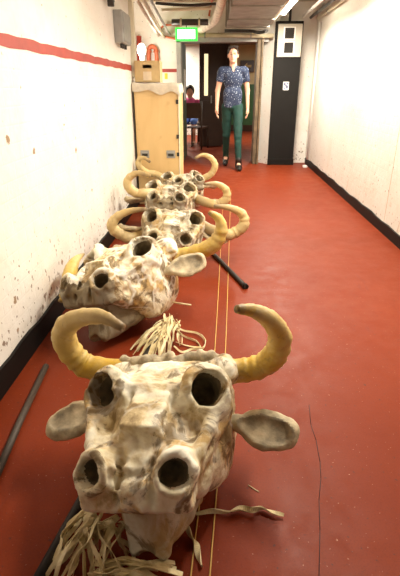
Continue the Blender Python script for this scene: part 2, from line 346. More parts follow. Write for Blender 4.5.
# panel seams on the right wall
seam = MB()
for y in (2.95, 4.02): seam.box(XR-.002, XR+.001, y, y+.006, .10, 1.95)
seam.box(XR-.002, XR+.001, 2.95, 4.02, 1.944, 1.95)
struct('trim_3', seam, simple('panel_seam_paint', (.62, .52, .38), .6))
# hairline crack in the floor paint
cp = [at(*p, z=0.0006) for p in [(309, 405), (311, 425), (316, 440), (320, 462), (321, 478), (319, 500), (320, 530), (319, 576), (319, 590)]]
ck = MB()
for i in range(len(cp)-1): ck.tube([cp[i], cp[i+1]], .0011, 4)
ck.build('floor_crack', M['crack'], fl)
# doorway frame
fr = MB().box(-.72, -.645, YE-.06, YE+.18, 0, 1.93, .004).box(-.72, .74, YE-.06, YE+.18, 1.86, 1.93, .004)
dr = struct('door_1', fr, M['grey'])
rj = MB().box(.56, .62, YE-.10, YE+.30, 0, 1.9, .006); rj.box(.625, .655, YE-.13, YE+.1, 0, 1.9, .004)
struct('door_2', rj, simple('worn_brown_jamb', (.16, .11, .06), .6, var=.6, sc=9))
# brick return between jamb and panel, angled
br_ = MB().add([(.87, 7.95, 0), (.87, 7.95, HC), (.66, YE+.1, HC), (.66, YE+.1, 0), (.90, 8.0, 0), (.90, 8.0, HC), (.70, YE+.14, HC), (.70, YE+.14, 0)],
    [(0, 1, 2, 3), (4, 7, 6, 5), (0, 4, 5, 1), (3, 2, 6, 7), (1, 5, 6, 2), (0, 3, 7, 4)])
struct('wall_return', br_, M['wr'])
# open green door leaf on the left of the doorway, with paper notices
g = struct('door_3', MB().box(-.70, -.665, YE+.2, YE+1.05, 0, 1.9, .004), M['greend'])
g.location = (.02, 0, 0)
MB().box(-.663, -.660, YE+.45, YE+.85, 1.0, 1.5).build('notice', M['white'], g)
# room beyond
struct('wall_far', MB().box(-.2, 3.5, 14.5, 14.62, 0, 2.5), M['creamw'])
struct('trim_4', MB().box(-.2, 3.5, 14.47, 14.5, .18, 1.30), M['green'])
struct('trim_5', MB().box(-.2, 3.5, 14.46, 14.5, 0, .18), M['brown'])
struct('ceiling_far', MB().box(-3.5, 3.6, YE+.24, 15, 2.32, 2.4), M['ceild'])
struct('wall_far_left', MB().box(-3.4, -.2, 13.2, 13.3, 0, 2.4).box(-.28, -.2, 13.2, 14.6, 0, 2.4), M['we'])
struct('wall_side_left', MB().box(-3.5, -3.4, YE, 13.3, 0, 2.4), M['we'])
struct('wall_side_right', MB().box(3.5, 3.6, YE, 14.6, 0, 2.4), M['creamw'])
struct('wall_near_far', MB().box(-3.5, -1.72, YE, YE+.14, 0, 2.4).box(XR+.12, 3.6, YE+.1, YE+.24, 0, 2.4), M['creamw'])
d4 = struct('door_4', MB().box(-.46, .02, 10.55, 10.61, 0, 2.08, .005).box(-.46, -.42, 10.52, 10.55, 0, 2.08).box(.0, .04, 10.52, 10.55, 0, 2.08).box(-.42, 0, 10.52, 10.55, .85, .95), M['brown'])
MB().box(-.36, -.28, 10.535, 10.55, 1.05, 1.85).build('pane', M['glow'], d4)
MB().box(-.22, -.19, 10.50, 10.55, .90, 1.05, .004).build('door_handle', M['grey'], d4)
struct('door_5', MB().box(.10, .18, 10.9, 11.0, 0, 2.3).box(-.02, .10, 10.95, 11.0, 0, 2.3), M['brown'])

# ---------------------------------------------------------------- ceiling services
k = 'pipes and ducts under the ceiling'
def pipe(name, pts, r, m, label, cat='pipe', group=None, clips=0, clip_m=None):
    o = MB().tube(spline(pts, 5) if len(pts) > 2 else pts, r, 12).build(name, m); tag(o, label, cat, group)
    for c in range(clips):
        f = (c+.5)/clips; i = min(int(f*(len(pts)-1)), len(pts)-2); ff = f*(len(pts)-1)-i
        p = np.array(pts[i])*(1-ff)+np.array(pts[i+1])*ff; dirn = (np.array(pts[i+1])-np.array(pts[i])); dirn = dirn/np.linalg.norm(dirn)
        MB().tube([p-dirn*.012, p+dirn*.012], r*1.35, 12).build('clip', clip_m or M['grey'], o)
    return o
du = thing('air_duct', 'large grey galvanised air duct hanging under the corridor ceiling', 'duct', (.40, 5.6, 2.05))
def rel(mb, o): 
    L = o.location; mb.v = [(a-L[0], b-L[1], c-L[2]) for a, b, c in mb.v]; return mb
dm = MB().add([(.17, 3.4, 2.052), (.67, 3.4, 2.052), (.67, 3.4, 2.36), (.17, 3.4, 2.36), (.06, 7.75, 2.02), (.67, 7.75, 2.02), (.67, 7.75, 2.36), (.06, 7.75, 2.36)],
    [(0, 1, 2, 3), (4, 7, 6, 5), (0, 4, 5, 1), (2, 6, 7, 3), (0, 3, 7, 4), (1, 5, 6, 2)])
rel(dm, du).build('duct_body', M['duct'], du)
for y in (3.5, 4.6, 5.8, 6.8, 7.5):
    zz = 2.06-.04*(y-2.4)/5.35; xx = .20-.14*(y-2.4)/5.35
    rel(MB().box(xx-.015, .685, y, y+.03, zz-.016, zz), du).build('flange', M['duct'], du)
    rel(MB().box(xx-.018, xx, y, y+.03, zz-.016, 2.36), du).build('flange', M['duct'], du)
pipe('lagged_pipe', [(.03, 6.0, 2.22), (-.02, 6.6, 2.16), (-.10, 7.2, 2.06), (-.28, 7.6, 2.0), (-.34, 7.84, 2.02), (-.36, 7.87, 2.03)], .055, M['wrap'], 'white lagged pipe bending down beside the grey air duct')
pipe('conduit_pipe', [(-.62, 7.96, 1.955), (.80, 7.96, 1.935)], .032, M['beige'], 'beige horizontal pipe running across above the doorway', clips=2, clip_m=M['grey'])
pipe('drain_pipe', [(.04, 7.85, 1.995), (.42, 7.85, 1.99), (.55, 7.8, 1.965), (.66, 7.62, 1.97)], .022, M['dark'], 'black pipe bending under the far end of the air duct')
pipe('cross_pipe', [(-.90, 5.55, 2.10), (.02, 5.55, 2.10)], .018, M['dark'], 'dark thin pipe crossing below the ceiling, nearest to the camera')
pipe('cross_pipe', [(-.80, 6.3, 2.13), (-.4, 6.25, 2.10), (-.08, 6.3, 2.12)], .016, M['dark'], 'thin dark pipe with a slight kink crossing below the ceiling', )
pipe('cross_duct', [(-.70, 7.2, 2.035), (-.19, 7.2, 2.035)], .040, M['dark'], 'thick dark grey pipe crossing above the green exit sign', 'pipe', None, 2, M['beige'])
pipe('cross_pipe', [(-.80, 6.9, 2.14), (-.14, 6.9, 2.16)], .020, M['cream'], 'cream pipe crossing just in front of the thick dark pipe')
for i, y in enumerate((5.1, 6.05, 6.75)):
    tag(MB().box(XL, .02, y, y+.10, 2.22, 2.34, .006).build('ceiling_beam', M['beige']), ['beige ceiling beam nearest the camera, above the grey switch box', 'beige ceiling beam, the middle one of three', 'beige ceiling beam farthest away, toward the exit sign'][i], 'beam', 'beige ceiling beams')
pipe('edge_pipe', [(.735, 4.6, 2.11), (.735, 7.85, 2.09)], .022, M['wrap'], 'pale pipe running between the air duct and the fluorescent light')
pipe('red_pipe', [(-.10, 6.1, 2.34), (-.10, 6.3, 2.24), (-.13, 6.7, 2.22), (-.16, 7.1, 2.20), (-.18, 7.15, 2.10)], .014, M['copper'], 'red pipe slanting down beside the air duct near the ceiling')
# along the left wall
pipe('cable_trunking', [(-.80, 3.0, 1.98), (-.80, 4.8, 1.98)], .055, M['cream'], 'cream round trunking running along the top of the left wall')
tr = tag(MB().box(XL, -.87, 5.06, 5.13, 1.3, 2.3, .005).build('wall_conduit', M['cream']), 'cream vertical conduit on left wall behind the grey switch box', 'conduit')
for i, (dx, dz) in enumerate([(0, 0), (.05, -.03), (.10, .01), (.03, .06)]):
    pipe('cable_pipe', [(-.84+dx*1.2, 4.95, 2.02+dz), (-.90+dx*1.4, 6.0, 2.0+dz), (-.96+dx*1.7, 7.2, 1.97+dz), (-1.0+dx*1.8, YE, 1.96+dz)], .017, [M['wrap'], M['cream'], M['grey'], M['wrap']][i],
         ['lowest left of the pale cable pipes above the cardboard box', 'second pale cable pipe above the cardboard box', 'grey cable pipe, the rightmost above the cardboard box', 'topmost pale cable pipe above the cardboard box'][i], 'pipe', 'pale cable pipes at the upper left')
    
sb = thing('switch_box', 'grey metal switch box on the upper left wall above the red stripe', 'electrical box', (XL, 4.52, 1.55))
rel(MB().box(XL, XL+.075, 4.34, 4.70, 1.555, 1.80, .006), sb).build('box_body', M['grey'], sb)
rel(MB().box(XL+.075, XL+.083, 4.36, 4.68, 1.57, 1.785, .003), sb).build('lid', M['grey'], sb)
for y in (4.42, 4.5, 4.6): rel(MB().tube([(XL+.04, y, 1.555), (XL+.04, y, 1.52)], .013, 8), sb).build('cable_gland', M['dark'], sb)
pb = thing('pipe_bracket', 'dark pipe bracket with valve on the left wall at the top edge', 'bracket', (XL, 3.9, 1.85))
rel(MB().tube([(XL, 3.75, 1.83), (XL+.05, 3.75, 1.83), (XL+.05, 4.15, 1.83)], .012, 8), pb).build('rod', M['dark'], pb)
rel(MB().tube([(XL+.05, 4.05, 1.78), (XL+.05, 4.05, 1.90)], .026, 10), pb).build('valve', M['dark'], pb)
pipe('wall_cable', [(XL+.02, 3.3, 1.95), (XL+.03, 3.8, 1.88), (XL+.02, 4.3, 1.86)], .007, M['dark'], 'thin dark cable at the top of the left wall')
# red oxide pipes on the end wall
def wp(x, y, dd=8.02): return at(x, y, d=dd)
pipe('red_bend_pipe', [wp(149, 66), wp(148.5, 54), wp(149, 48.5), wp(152, 46.5), wp(155.5, 48.5), wp(156.5, 54), wp(157, 66)], .034, M['copper'], 'thick red pipe bent over like a hook above the cardboard box', clips=2, clip_m=M['copper'])
pipe('red_loop_pipe', [wp(180, 25.5), wp(168, 25), wp(162, 27), wp(161, 32), wp(164, 36), wp(172, 38), wp(176, 39)], .014, M['copper'], 'thin orange red pipe looping on the white wall beside the exit sign')
pipe('red_riser', [wp(139.5, 62, 7.95), wp(139, 36, 7.95)], .04, M['red'], 'dark red upright pipe in the far left corner')
bl = thing('bulkhead_lamp', 'round glowing white bulkhead lamp beside the red pipes above the cardboard box', 'wall lamp', tuple(wp(141.5, 50, 7.5)))
v = Vol((-.16, -.14, -.16), (.16, .14, .22), .012); v.ell((0, 0, 0), (.065, .05, .09), .01); V, Q = v.mesh(); mk('globe', V, Q, emit('lit_bulkhead_glass', (1, .93, .8), 6), bl)
ll = bpy.data.lights.new('bulkhead_glow', 'POINT'); ll.energy = 16; ll.color = (1, .9, .75); ll.shadow_soft_size = .08; lo = bpy.data.objects.new('bulkhead_glow', ll); COL.objects.link(lo); lo.location = (bl.location[0]+.06, bl.location[1]-.18, bl.location[2])
MB().tube([(0, .04, 0), (0, .2, 0)], .03, 10).build('mount', M['grey'], bl); MB().tube([(0, 0, -.08), (.0, 0, -.17)], .035, 10).build('gland', M['white'], bl)
tag(MB().box(*sorted((wp(164, 72)[0], wp(167, 72)[0])), YE-.006, YE, wp(165, 79)[2], wp(165, 73)[2]).build('yellow_label', M['yel']), 'small yellow label on the white wall behind the cloth', 'label')
# fluorescent strips
for i, (x, y, p) in enumerate(FIX):
    t = thing('strip_light', ['fluorescent strip light above the corridor, nearest fitting', 'fluorescent strip light above the corridor, middle fitting', 'glowing fluorescent strip light at the top right edge of the photo'][i], 'strip light', (x, y, 2.17), 'fluorescent strip lights on the corridor ceiling')
    MB().box(-.04, .04, -.66, .66, .035, .085, .006).build('housing', M['white'], t)
    MB().tube([(0, -.60, .0), (0, .60, .0)], .036, 16).build('tube', M['tube'], t)
    for s in (-1, 1): MB().box(-.04, .04, s*.62-.018, s*.62+.018, -.038, .04, .004).build('lamp_holder', M['white'], t)
    MB().tube([(0, 0, .085), (0, 0, HC-2.17)], .008, 6).build('hanger', M['grey'], t)
t = thing('far_strip_light', 'short lit fluorescent lamp on the ceiling of the far room', 'strip light', (float(at(242, 52, d=12.0)[0]), 12.0, 2.26))
MB().box(-.22, .22, -.03, .03, .0, .05, .005).build('housing', M['white'], t); MB().tube([(-.2, 0, -.012), (.2, 0, -.012)], .02, 10).build('tube', M['tubef'], t); MB().box(-.05, .05, -.02, .02, .05, .062).build('mount', M['white'], t)
for i, (dx, dz, m) in enumerate([(.20, 0, 'white'), (.26, .03, 'red'), (.31, -.02, 'dark'), (.36, .03, 'wrap'), (.42, -.03, 'cream')]):
    pipe('ceiling_pipe', [(1.02+dx, 2.2, 2.19+dz), (1.02+dx, 7.9, 2.19+dz)], .02 if m != 'red' else .013, M[m], {'white': 'white pipe right beside the fluorescent strip light', 'red': 'thin red cable pipe running along the ceiling right side', 'dark': 'black pipe along the ceiling right of the red one', 'wrap': 'lagged pale pipe along the ceiling near the right wall', 'cream': 'cream pipe closest to the right wall under the ceiling'}[m], 'pipe', None, 4)
# exit sign
es = thing('exit_sign', 'glowing green framed exit sign hanging above the doorway', 'sign', tuple(at(186.5, 41, d=7.7))); es.scale = (1.12, 1, 1.3)
wS = .235; MB().box(-wS/2*1.0-.03, wS/2+.03, -.02, .02, .0, .135, .006).build('green_frame', M['signg'], es)
MB().box(-wS/2+.002, wS/2-.002, -.026, -.02, .022, .113).build('lit_panel', M['signw'], es)
pg = MB()                                                       # pale running man and arrow pictograms, faint in the glare
pg.box(-.080, -.072, -.029, -.026, .035, .10).box(-.080, -.045, -.029, -.026, .094, .10).box(-.046, -.038, -.029, -.026, .035, .10)
pg.add([(.02, -.029, .062), (.06, -.029, .062), (.06, -.029, .050), (.085, -.029, .068), (.06, -.029, .086), (.06, -.029, .074), (.02, -.029, .074)], [(0, 1, 2, 3, 4, 5, 6)])
pg.build('pictogram', emit('exit_sign_pale_green', (.62, 1, .55), 2.2), es)
MB().tube([(0, 0, .135), (0, 0, .22)], .007, 6).build('hanger', M['dark'], es)

# ---------------------------------------------------------------- black panel with control box
cp_ = thing('panel_cabinet', 'tall black cabinet panel standing by the right wall', 'cabinet', (1.035, 7.93, 0))
MB().box(-.215, .205, 0, .16, 0, 2.13, .006).build('cabinet_body', M['panel'], cp_)
MB().box(-.18, .19, -.03, 0, 1.64, 2.09, .008).build('control_box', simple('cream_box_paint', (.52, .48, .40), .6, var=.08), cp_)
for z in (1.68, 1.875):
    f = MB().box(-.095, .085, -.036, -.03, z, z+.175).build('window_frame', M['white'], cp_)
    MB().box(-.075, .065, -.040, -.036, z+.015, z+.160).build('pane', M['glass'], f)
MB().box(-.225, .215, -.012, .0, .0, .10, .003).build('plinth', M['black'], cp_)
stk = MB().box(-.045, .045, -.004, 0, 1.17, 1.29).build('sticker', M['white'], cp_)
s2 = MB()
for (a, b, c, d) in [(-.038, -.005, 1.235, 1.28), (.0, .035, 1.19, 1.235), (-.03, -.01, 1.18, 1.21), (.012, .038, 1.25, 1.28), (-.01, .012, 1.215, 1.25)]: s2.box(a, b, -.006, -.004, c, d)
s2.build('sticker_print', simple('blue_grey_print', (.12, .14, .25), .6), stk)
MB().tube([(.0, .08, 2.13), (.0, .08, 2.3)], .02, 8).build('top_conduit', M['dark'], cp_)
tag(MB().box(1.37, 1.44, 7.62, 7.72, 0, .035, .008).build('crumpled_paper', M['white']), 'small white scrap on the floor beside the black cabinet', 'scrap')
pipe('wall_post', [(1.47, 7.86, .1), (1.47, 7.86, 2.1)], .018, M['white'], 'slim white pipe standing in the corner right of the black cabinet')
# notice on far wall
ns = thing('wall_plaque', 'dark framed plaque hanging on the far cream wall', 'plaque', tuple(at(247, 72, d=14.42)))
MB().box(-.20, .20, 0, .04, 0, .30, .006).build('frame', M['brown'], ns)
MB().add([(-.10, -.004, .15), (.0, -.004, .24), (.0, -.004, .18), (.12, -.004, .18), (.12, -.004, .12), (.0, -.004, .12), (.0, -.004, .06)], [(0, 1, 2, 3, 4, 5, 6)]).build('emblem', simple('tan_emblem', (.5, .36, .15), .6), ns)

# ---------------------------------------------------------------- plywood case, cloth, cardboard box
pc = thing('plywood_case', 'tall plywood flight case with dark edges against the left wall', 'case', (-.665, 4.98, 0))
MB().box(-.228, .228, .012, .60, .0, 1.20, .004).build('case_body', M['ply'], pc)
MB().box(-.222, .222, .0, .012, .01, 1.205, .002).build('front_panel', M['ply'], pc)
for x in (-.236, .228): MB().box(x, x+.008, -.004, .02, 0, 1.215, .002).build('edge_strip', M['dark'] if x < 0 else M['cream'], pc)
for x in (-.14, .14):
    l = MB().box(x-.047, x+.047, -.006, 0, .51, .59, .004).build('latch', M['grey'], pc)
    MB().box(x-.030, x+.030, -.009, -.006, .53, .557).build('latch_recess', M['dark'], l); MB().box(x-.034, x+.034, -.013, -.006, .557, .57, .002).build('latch_bar', M['grey'], l)
for z in (1.07, .73, .55): MB().box(.205, .232, -.008, .0, z-.02, z+.02, .002).build('hinge', M['dark'], pc)
# draped cloth
cl = MB(); nx, ny = 40, 30
def hcl(i, j):
    u = i/nx; q = j/ny; x = -.275+.55*u; y = 4.935+.55*q; z = 1.233+.006*math.sin(u*17+q*5)+.006*math.sin(q*23)
    ex = max(0, x-.24+.0); exl = max(0, -.245-x+.0); ey = max(0, 4.97-y)
    if ex > 0: x = .24+ex*.25; z -= ex*2.4
    if exl > 0: x = -.236-exl*.2; z -= exl*1.2
    if ey > 0: y = 4.965-ey*.15; z -= ey*(1.5+.5*math.sin(u*14)+1.2*u)
    return x-.665, y, z
for dz in (0, .006): cl.add([(a, b, c+dz) for a, b, c in [hcl(i, j) for j in range(ny+1) for i in range(nx+1)]], [(j*(nx+1)+i, j*(nx+1)+i+1, (j+1)*(nx+1)+i+1, (j+1)*(nx+1)+i) for j in range(ny) for i in range(nx)], True)
tag(cl.build('dust_cloth', M['cloth']), 'cream cloth draped over the top of the plywood case', 'cloth')
bx = thing('cardboard_box', 'small cardboard box with handle hole standing on the cloth covered case', 'box', (-.75, 5.14, 1.252))
bm_ = MB(); W, Dp, Hh = .125, .11, .20
for s in (-1, 1): bm_.box(s*W-.003, s*W+.003, -Dp, Dp, 0, Hh)
bm_.box(-W, W, Dp-.006, Dp, 0, Hh).box(-W, W, -Dp, Dp, 0, .006)
bm_.box(-W, -.045, -Dp, -Dp+.006, 0, Hh).box(.045, W, -Dp, -Dp+.006, 0, Hh).box(-.045, .045, -Dp, -Dp+.006, 0, .130).box(-.045, .045, -Dp, -Dp+.006, .162, Hh)
bm_.build('box_body', M['card'], bx)
MB().box(-.042, .042, -Dp-.002, -Dp, .02, .10).build('paper_label', simple('pale_brown_paper', (.68, .56, .40), .8), bx)
MB().box(-W+.004, W-.004, -Dp+.007, Dp-.007, .18, .193).build('dark_lining', M['dark'], bx)

# ---------------------------------------------------------------- bull skulls
def skull_mesh(seed, bone, jawm, muzzle=False):
    h = .0052; v = Vol((-.28, -.56, -.03), (.28, .10, .45), h)
    v.loft([-.44, -.40, -.36, -.30, -.24, -.16, -.05, .0, .03], [.105, .105, .095, .110, .150, .180, .170, .145, .10], [.285, .30, .315, .33, .345, .36, .355, .345, .32],
           [.17, .165, .16, .13, .09, .07, .08, .12, .18], 2.6)
    for s in (-1, 1):
        v.ell((s*.120, -.14, .165), (.088, .185, .135), .035); v.cone((s*.160, -.20, .24), (s*.115, -.34, .17), .050, .045, .04)                              # cheek plate
        v.cone((s*.19, -.20, .30), (s*.125, -.37, .235), .030, .032, .02)                 # cheekbone ridge
        v.cone((s*.125, -.09, .27), (s*.148, -.19, .345), .082, .074, .035)                # socket tube
        v.cone((s*.085, -.33, .225), (s*.104, -.425, .262), .060, .058, .022)             # nostril tube
        v.ell((s*.118, -.29, .355), (.040, .07, .035), .015, 'cut', (.2, 0, s*.25))       # hollow beside the bridge
        v.ell((s*.060, -.380, .358), (.012, .05, .036), .010, 'cut')                      # groove beside the nose
        v.cone((s*.10, -.02, .33), (s*.17, -.03, .33), .045, .055, .015)                  # horn boss
    v.box((0, -.12, .360), (.085, .085, .020), .014, .02); v.box((0, -.215, .350), (.055, .150, .024), .010, .012, rot=(math.radians(8), 0, 0))  # nasal bridge
    v.box((0, -.350, .312), (.064, .016, .020), .007, .006)                               # ledge at its tip
    v.box((0, -.405, .215), (.146, .072, .045), .022, .012)                               # upper lip slab
    v.cone((-.020, -.36, .305), (-.022, -.468, .20), .018, .016, .01); v.cone((.020, -.36, .305), (.022, -.468, .20), .018, .016, .01)
    v.cone((-.042, -.385, .325), (-.044, -.486, .20), .011, .011, .008, 'cut'); v.cone((.042, -.385, .325), (.044, -.486, .20), .011, .011, .008, 'cut')
    v.cone((0, -.38, .325), (0, -.48, .25), .008, .008, .01, 'cut')
    v.box((0, -.465, .150), (.14, .05, .012), .008, .01, 'cut')
    for s in (-1, 1):
        v.cone((s*.090, -.245, .390 if s < 0 else .395), (s*.084, -.360, .335), .018 if s < 0 else .013, .024 if s < 0 else .016, .008, 'cut')     # long groove between bridge and side ridge
        v.ell((s*.145, -.305, .350), (.040, .050, .042), .012, 'cut', (.1, s*.3, s*.2))
        v.cone((s*.190, -.225, .325), (s*.150, -.37, .275), .020, .016, .010)             # thin cheek ridge
    carve = []
    for s in (-1, 1):
        ax = np.array((s*.42, -.70, .60)); ax /= np.linalg.norm(ax); c = np.array((s*.155, -.195, .365))
        v.torus(c, ax, .061, .0115, .018); carve.append(('eye_socket', c+ax*.05, c-ax*.075, .055, .040))
        ax = np.array((s*.42, -.80, .42)); ax /= np.linalg.norm(ax); c = np.array((s*.108, -.452, .280))
        v.torus(c, ax, .047, .011, .014); carve.append(('nostril', c+ax*.05, c-ax*.036, .041, .031))
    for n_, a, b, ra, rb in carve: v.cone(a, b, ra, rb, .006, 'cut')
    for n_, a, b, ra, rb in carve[::2]:
        o_ = np.array((0, -.014, -.006)); v.cone(a+o_, b+o_*.5, ra*.92, rb*.9, .006, 'cut')
    v.noise(.0030, 34, seed); v.noise(.0024, 90, seed+1)
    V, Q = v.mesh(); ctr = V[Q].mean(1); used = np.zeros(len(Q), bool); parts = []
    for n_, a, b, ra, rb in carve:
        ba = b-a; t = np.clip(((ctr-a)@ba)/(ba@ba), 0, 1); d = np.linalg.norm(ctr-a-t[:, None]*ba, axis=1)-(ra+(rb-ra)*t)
        m = (d < .0085) & (t > (.53 if n_ == 'eye_socket' else .70)) & ~used; used |= m; parts.append((n_, V, Q[m], M['hole']))  # sockets and nostrils get a browner colour than the skull
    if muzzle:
        mz = ~used & (ctr[:, 1] < -.435) & (ctr[:, 2] < .280+.02*np.sin(ctr[:, 0]*60)); used |= mz; parts.append(('muzzle', V, Q[mz], M['muz']))  # muzzle front in a darker brown than the rest
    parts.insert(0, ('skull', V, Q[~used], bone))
    # lower jaw
    j = Vol((-.22, -.55, -.02), (.22, .06, .26), h)
    j.loft([-.44, -.40, -.33, -.22, -.10, -.03], [.048, .075, .112, .150, .165, .13], [.10, .14, .18, .21, .22, .20], [.005, .0, .008, .03, .05, .08], 2.6, .02)
    j.cone((0, -.37, .145), (0, -.415, .03), .080, .045, .02); j.cone((-.04, -.345, .14), (-.03, -.44, .03), .045, .026, .01); j.cone((.04, -.345, .14), (.03, -.44, .03), .045, .026, .01)
    j.box((0, -.43, .180), (.2, .085, .014), .005, .008, 'cut'); j.ell((0, -.47, .015), (.034, .05, .028), .006, 'cut')
    j.box((0, -.3, -.05), (.2, .4, .054), .001, .004, 'cut')
    j.noise(.003, 45, seed+9); V, Q = j.mesh(); parts.append(('lower_jaw', V, Q, jawm))
    # chain of lumps across the poll
    l = Vol((-.24, -.10, .25), (.24, .10, .44), .006); r = np.random.RandomState(seed)
    for i in range(17):
        x = -.16+.02*i; l.ell((x, -.012+r.uniform(-.012, .012), .368+r.uniform(-.006, .01)), (.018, .022+r.rand()*.006, .021), .003)
    for i in range(9): l.ell((-.14+.035*i, .025+r.uniform(-.01, .01), .335), (.020, .022, .022), .003)
    l.noise(.002, 90, seed); V, Q = l.mesh(); parts.append(('braided_poll', V, Q, M['lump']))
    return parts
def ear_mesh():
    v = Vol((-.05, -.09, -.06), (.24, .09, .08), .0055)
    v.cone((-.01, 0, 0), (.07, 0, 0), .022, .026, .02); v.ell((.128, .006, 0), (.090, .062, .022), .015); v.cone((.17, .01, 0), (.185, .03, .004), .03, .02, .03); v.ell((.125, .0, .026), (.082, .044, .024), .006, 'cut')
    v.noise(.0042, 45, 3); V, Q = v.mesh(); c = V[Q].mean(1); k0 = np.sqrt(((c-np.array((.125, 0, .026)))**2/np.array((.086, .047, .0275))**2).sum(1)); m = k0 < 1.03
    return ('ear', V, Q[~m], M['ear']), ('ear_lining', V, Q[m], M['earin'])
PARTS = [skull_mesh(1, M['bone'], M['jaw']), skull_mesh(5, M['bone2'], M['muz'], True), skull_mesh(8, M['bone3'], M['muz'], True)]; EAR = ear_mesh()  # far skulls use the same bone paint, mixed darker
def horn(path, r0, m, parent=None, name='horn', r1=.012, seed=0):
    P = spline(path, 9); n = len(P); rs = []; rr = np.random.RandomState(seed)
    for i in range(n):
        u = i/(n-1); r = r0*(1-.10*u) if u < .45 else r0*.955-(r0*.955-r1)*((u-.45)/.55)**1.35
        rs.append(r*(1+.035*math.sin(i*1.3+seed)+.03*rr.randn()))
    P = [P[0]-(P[1]-P[0])*.2]+P+[P[-1]+(P[-1]-P[-2])*.25]; rs = [r0*.2]+rs+[r1*.35]
    mb = MB().tube(P, rs, 20); ob = mb.build(name, m, parent)
    at_ = ob.data.attributes.new('along', 'FLOAT', 'POINT'); vals = []
    for i in range(len(P)): vals += [i/(len(P)-1)]*20
    at_.data.foreach_set('value', vals); return ob
def skull(label, loc, yaw=0, pitch=0, roll=0, sc=1.0, var=0, horns=((), ()), hm='horn', r0=.047, ears=((0, 0, 0), (0, 0, 0)), edz=(0, 0), hr=None):
    t = thing('bull_skull', label, 'bull skull', loc, 'papier mache bull skulls in a row', rot=(math.radians(pitch), math.radians(roll), math.radians(yaw)))
    t.scale = (sc, sc, sc); bpy.context.view_layer.update()
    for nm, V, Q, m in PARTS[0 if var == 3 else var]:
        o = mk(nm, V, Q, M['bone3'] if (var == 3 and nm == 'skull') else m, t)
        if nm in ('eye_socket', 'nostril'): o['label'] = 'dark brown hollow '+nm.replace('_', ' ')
    MW = Matrix.LocRotScale(t.location, t.rotation_euler, t.scale).inverted()
    for i, hp in enumerate(horns):
        if not len(hp): continue
        s = (-1, 1)[i]; wpts = [MW @ Vector(at(x, y, d=d)) for x, y, d in hp]
        P = [(s*.10, -.02, .325)]+[tuple(p) for p in wpts]
        horn(P, (r0 if hr is None else hr[i])/sc, M[hm], t, seed=i+3)
    for i, er in enumerate(ears):
        if er is None: continue
        s = (-1, 1)[i]; o = mk('ear', EAR[0][1], EAR[0][2], M['ear'], t); o.scale = (1.0, 1.0, 1.0); o.location = (s*.185, -.13, .255+edz[i])
        o.rotation_euler = (math.radians(er[0]), math.radians(er[1]), math.radians(er[2])+(math.pi if s < 0 else 0)); mk('ear_lining', EAR[1][1], EAR[1][2], M['earin'], o)
    return t
h1 = at(160, 357, d=1.33)
HEADS = []
HEADS.append(skull('large cream bull skull in front, nearest the camera, facing it with wide nostrils', (-.106, 1.257, -.022), yaw=-6.9, pitch=-6.7, roll=-8.4, sc=1.03, var=0,
    horns=([(94, 368, 1.30), (78, 360, 1.30), (66, 344, 1.29), (65, 328, 1.27), (80, 318, 1.24), (102, 317, 1.20), (123, 328, 1.16)],
           [(236, 371, 1.30), (258, 367, 1.30), (274, 356, 1.29), (280, 338, 1.27), (271, 321, 1.24), (254, 311, 1.21), (236, 309, 1.18)]),
    ears=((-34, 10, 8), (36, 14, -10)), r0=.043, edz=(.008, -.035)))
HEADS.append(skull('tipped bull skull second from the camera, seen from the side, muzzle toward the white wall', (-.349, 2.344, -.012), yaw=-26, pitch=-6.6, roll=-17.3, sc=1.11, var=1,
    horns=([], [(178, 256, 2.42), (198, 252, 2.40), (214, 244, 2.38), (221, 231, 2.38), (219, 219, 2.38), (209, 212, 2.38)]), ears=(None, (50, 0, 38)), edz=(0, -.02)))
HEADS.append(skull('bull skull third from the camera, facing it with both nostrils open between curled horns', (-.348, 3.306, -.033), yaw=.2, pitch=-4.2, roll=3.5, sc=1.017, var=3,
    horns=([(136, 237, 3.15), (120, 234, 3.12), (112, 226, 3.1), (117, 217, 3.1), (130, 211, 3.1), (146, 209, 3.05)],
           [(222, 234, 3.15), (236, 232, 3.15), (244, 224, 3.15), (242, 214, 3.15), (230, 208, 3.12), (214, 206, 3.1)]), hm='hornp', r0=.042, ears=((10, 0, 0), (25, 10, -10))))
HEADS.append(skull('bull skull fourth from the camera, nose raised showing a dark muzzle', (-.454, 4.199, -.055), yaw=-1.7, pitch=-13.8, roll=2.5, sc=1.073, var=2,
    horns=([(149, 193, 3.95), (136, 193, 3.9), (128, 186, 3.9), (129, 178, 3.9), (138, 173, 3.88), (150, 176, 3.82)],
           [(208, 203, 3.95), (218, 204, 3.95), (226, 199, 3.95), (226, 190, 3.95), (217, 184, 3.95), (204, 184, 3.9)]), hm='hornp', r0=.042, ears=((10, 5, 5), (20, 0, 0))))
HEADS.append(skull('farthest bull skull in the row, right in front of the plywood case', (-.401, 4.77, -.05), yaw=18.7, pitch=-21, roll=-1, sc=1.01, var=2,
    horns=([(158, 175, 4.9), (146, 172, 4.88), (139, 166, 4.86), (139, 160, 4.86), (144, 158, 4.84), (150, 162, 4.8)],
           [(204, 178, 4.9), (212, 173, 4.9), (215, 165, 4.9), (211, 158, 4.9), (203, 155, 4.9), (195, 158, 4.85)]), hm='hornp', r0=.036, ears=((10, 0, 0), (10, 0, 0))))
# loose upright horn by the wall
lh = horn([at(66, 302, X=-.80), at(68, 285, X=-.80), at(71, 270, X=-.80), at(76, 260, X=-.80), at(84, 254, X=-.80)], .040, M['horn'], None, 'upright_horn', .006, 2)
tag(lh, 'single upright horn with dark tip rising beside the white wall behind the tipped skull', 'horn')

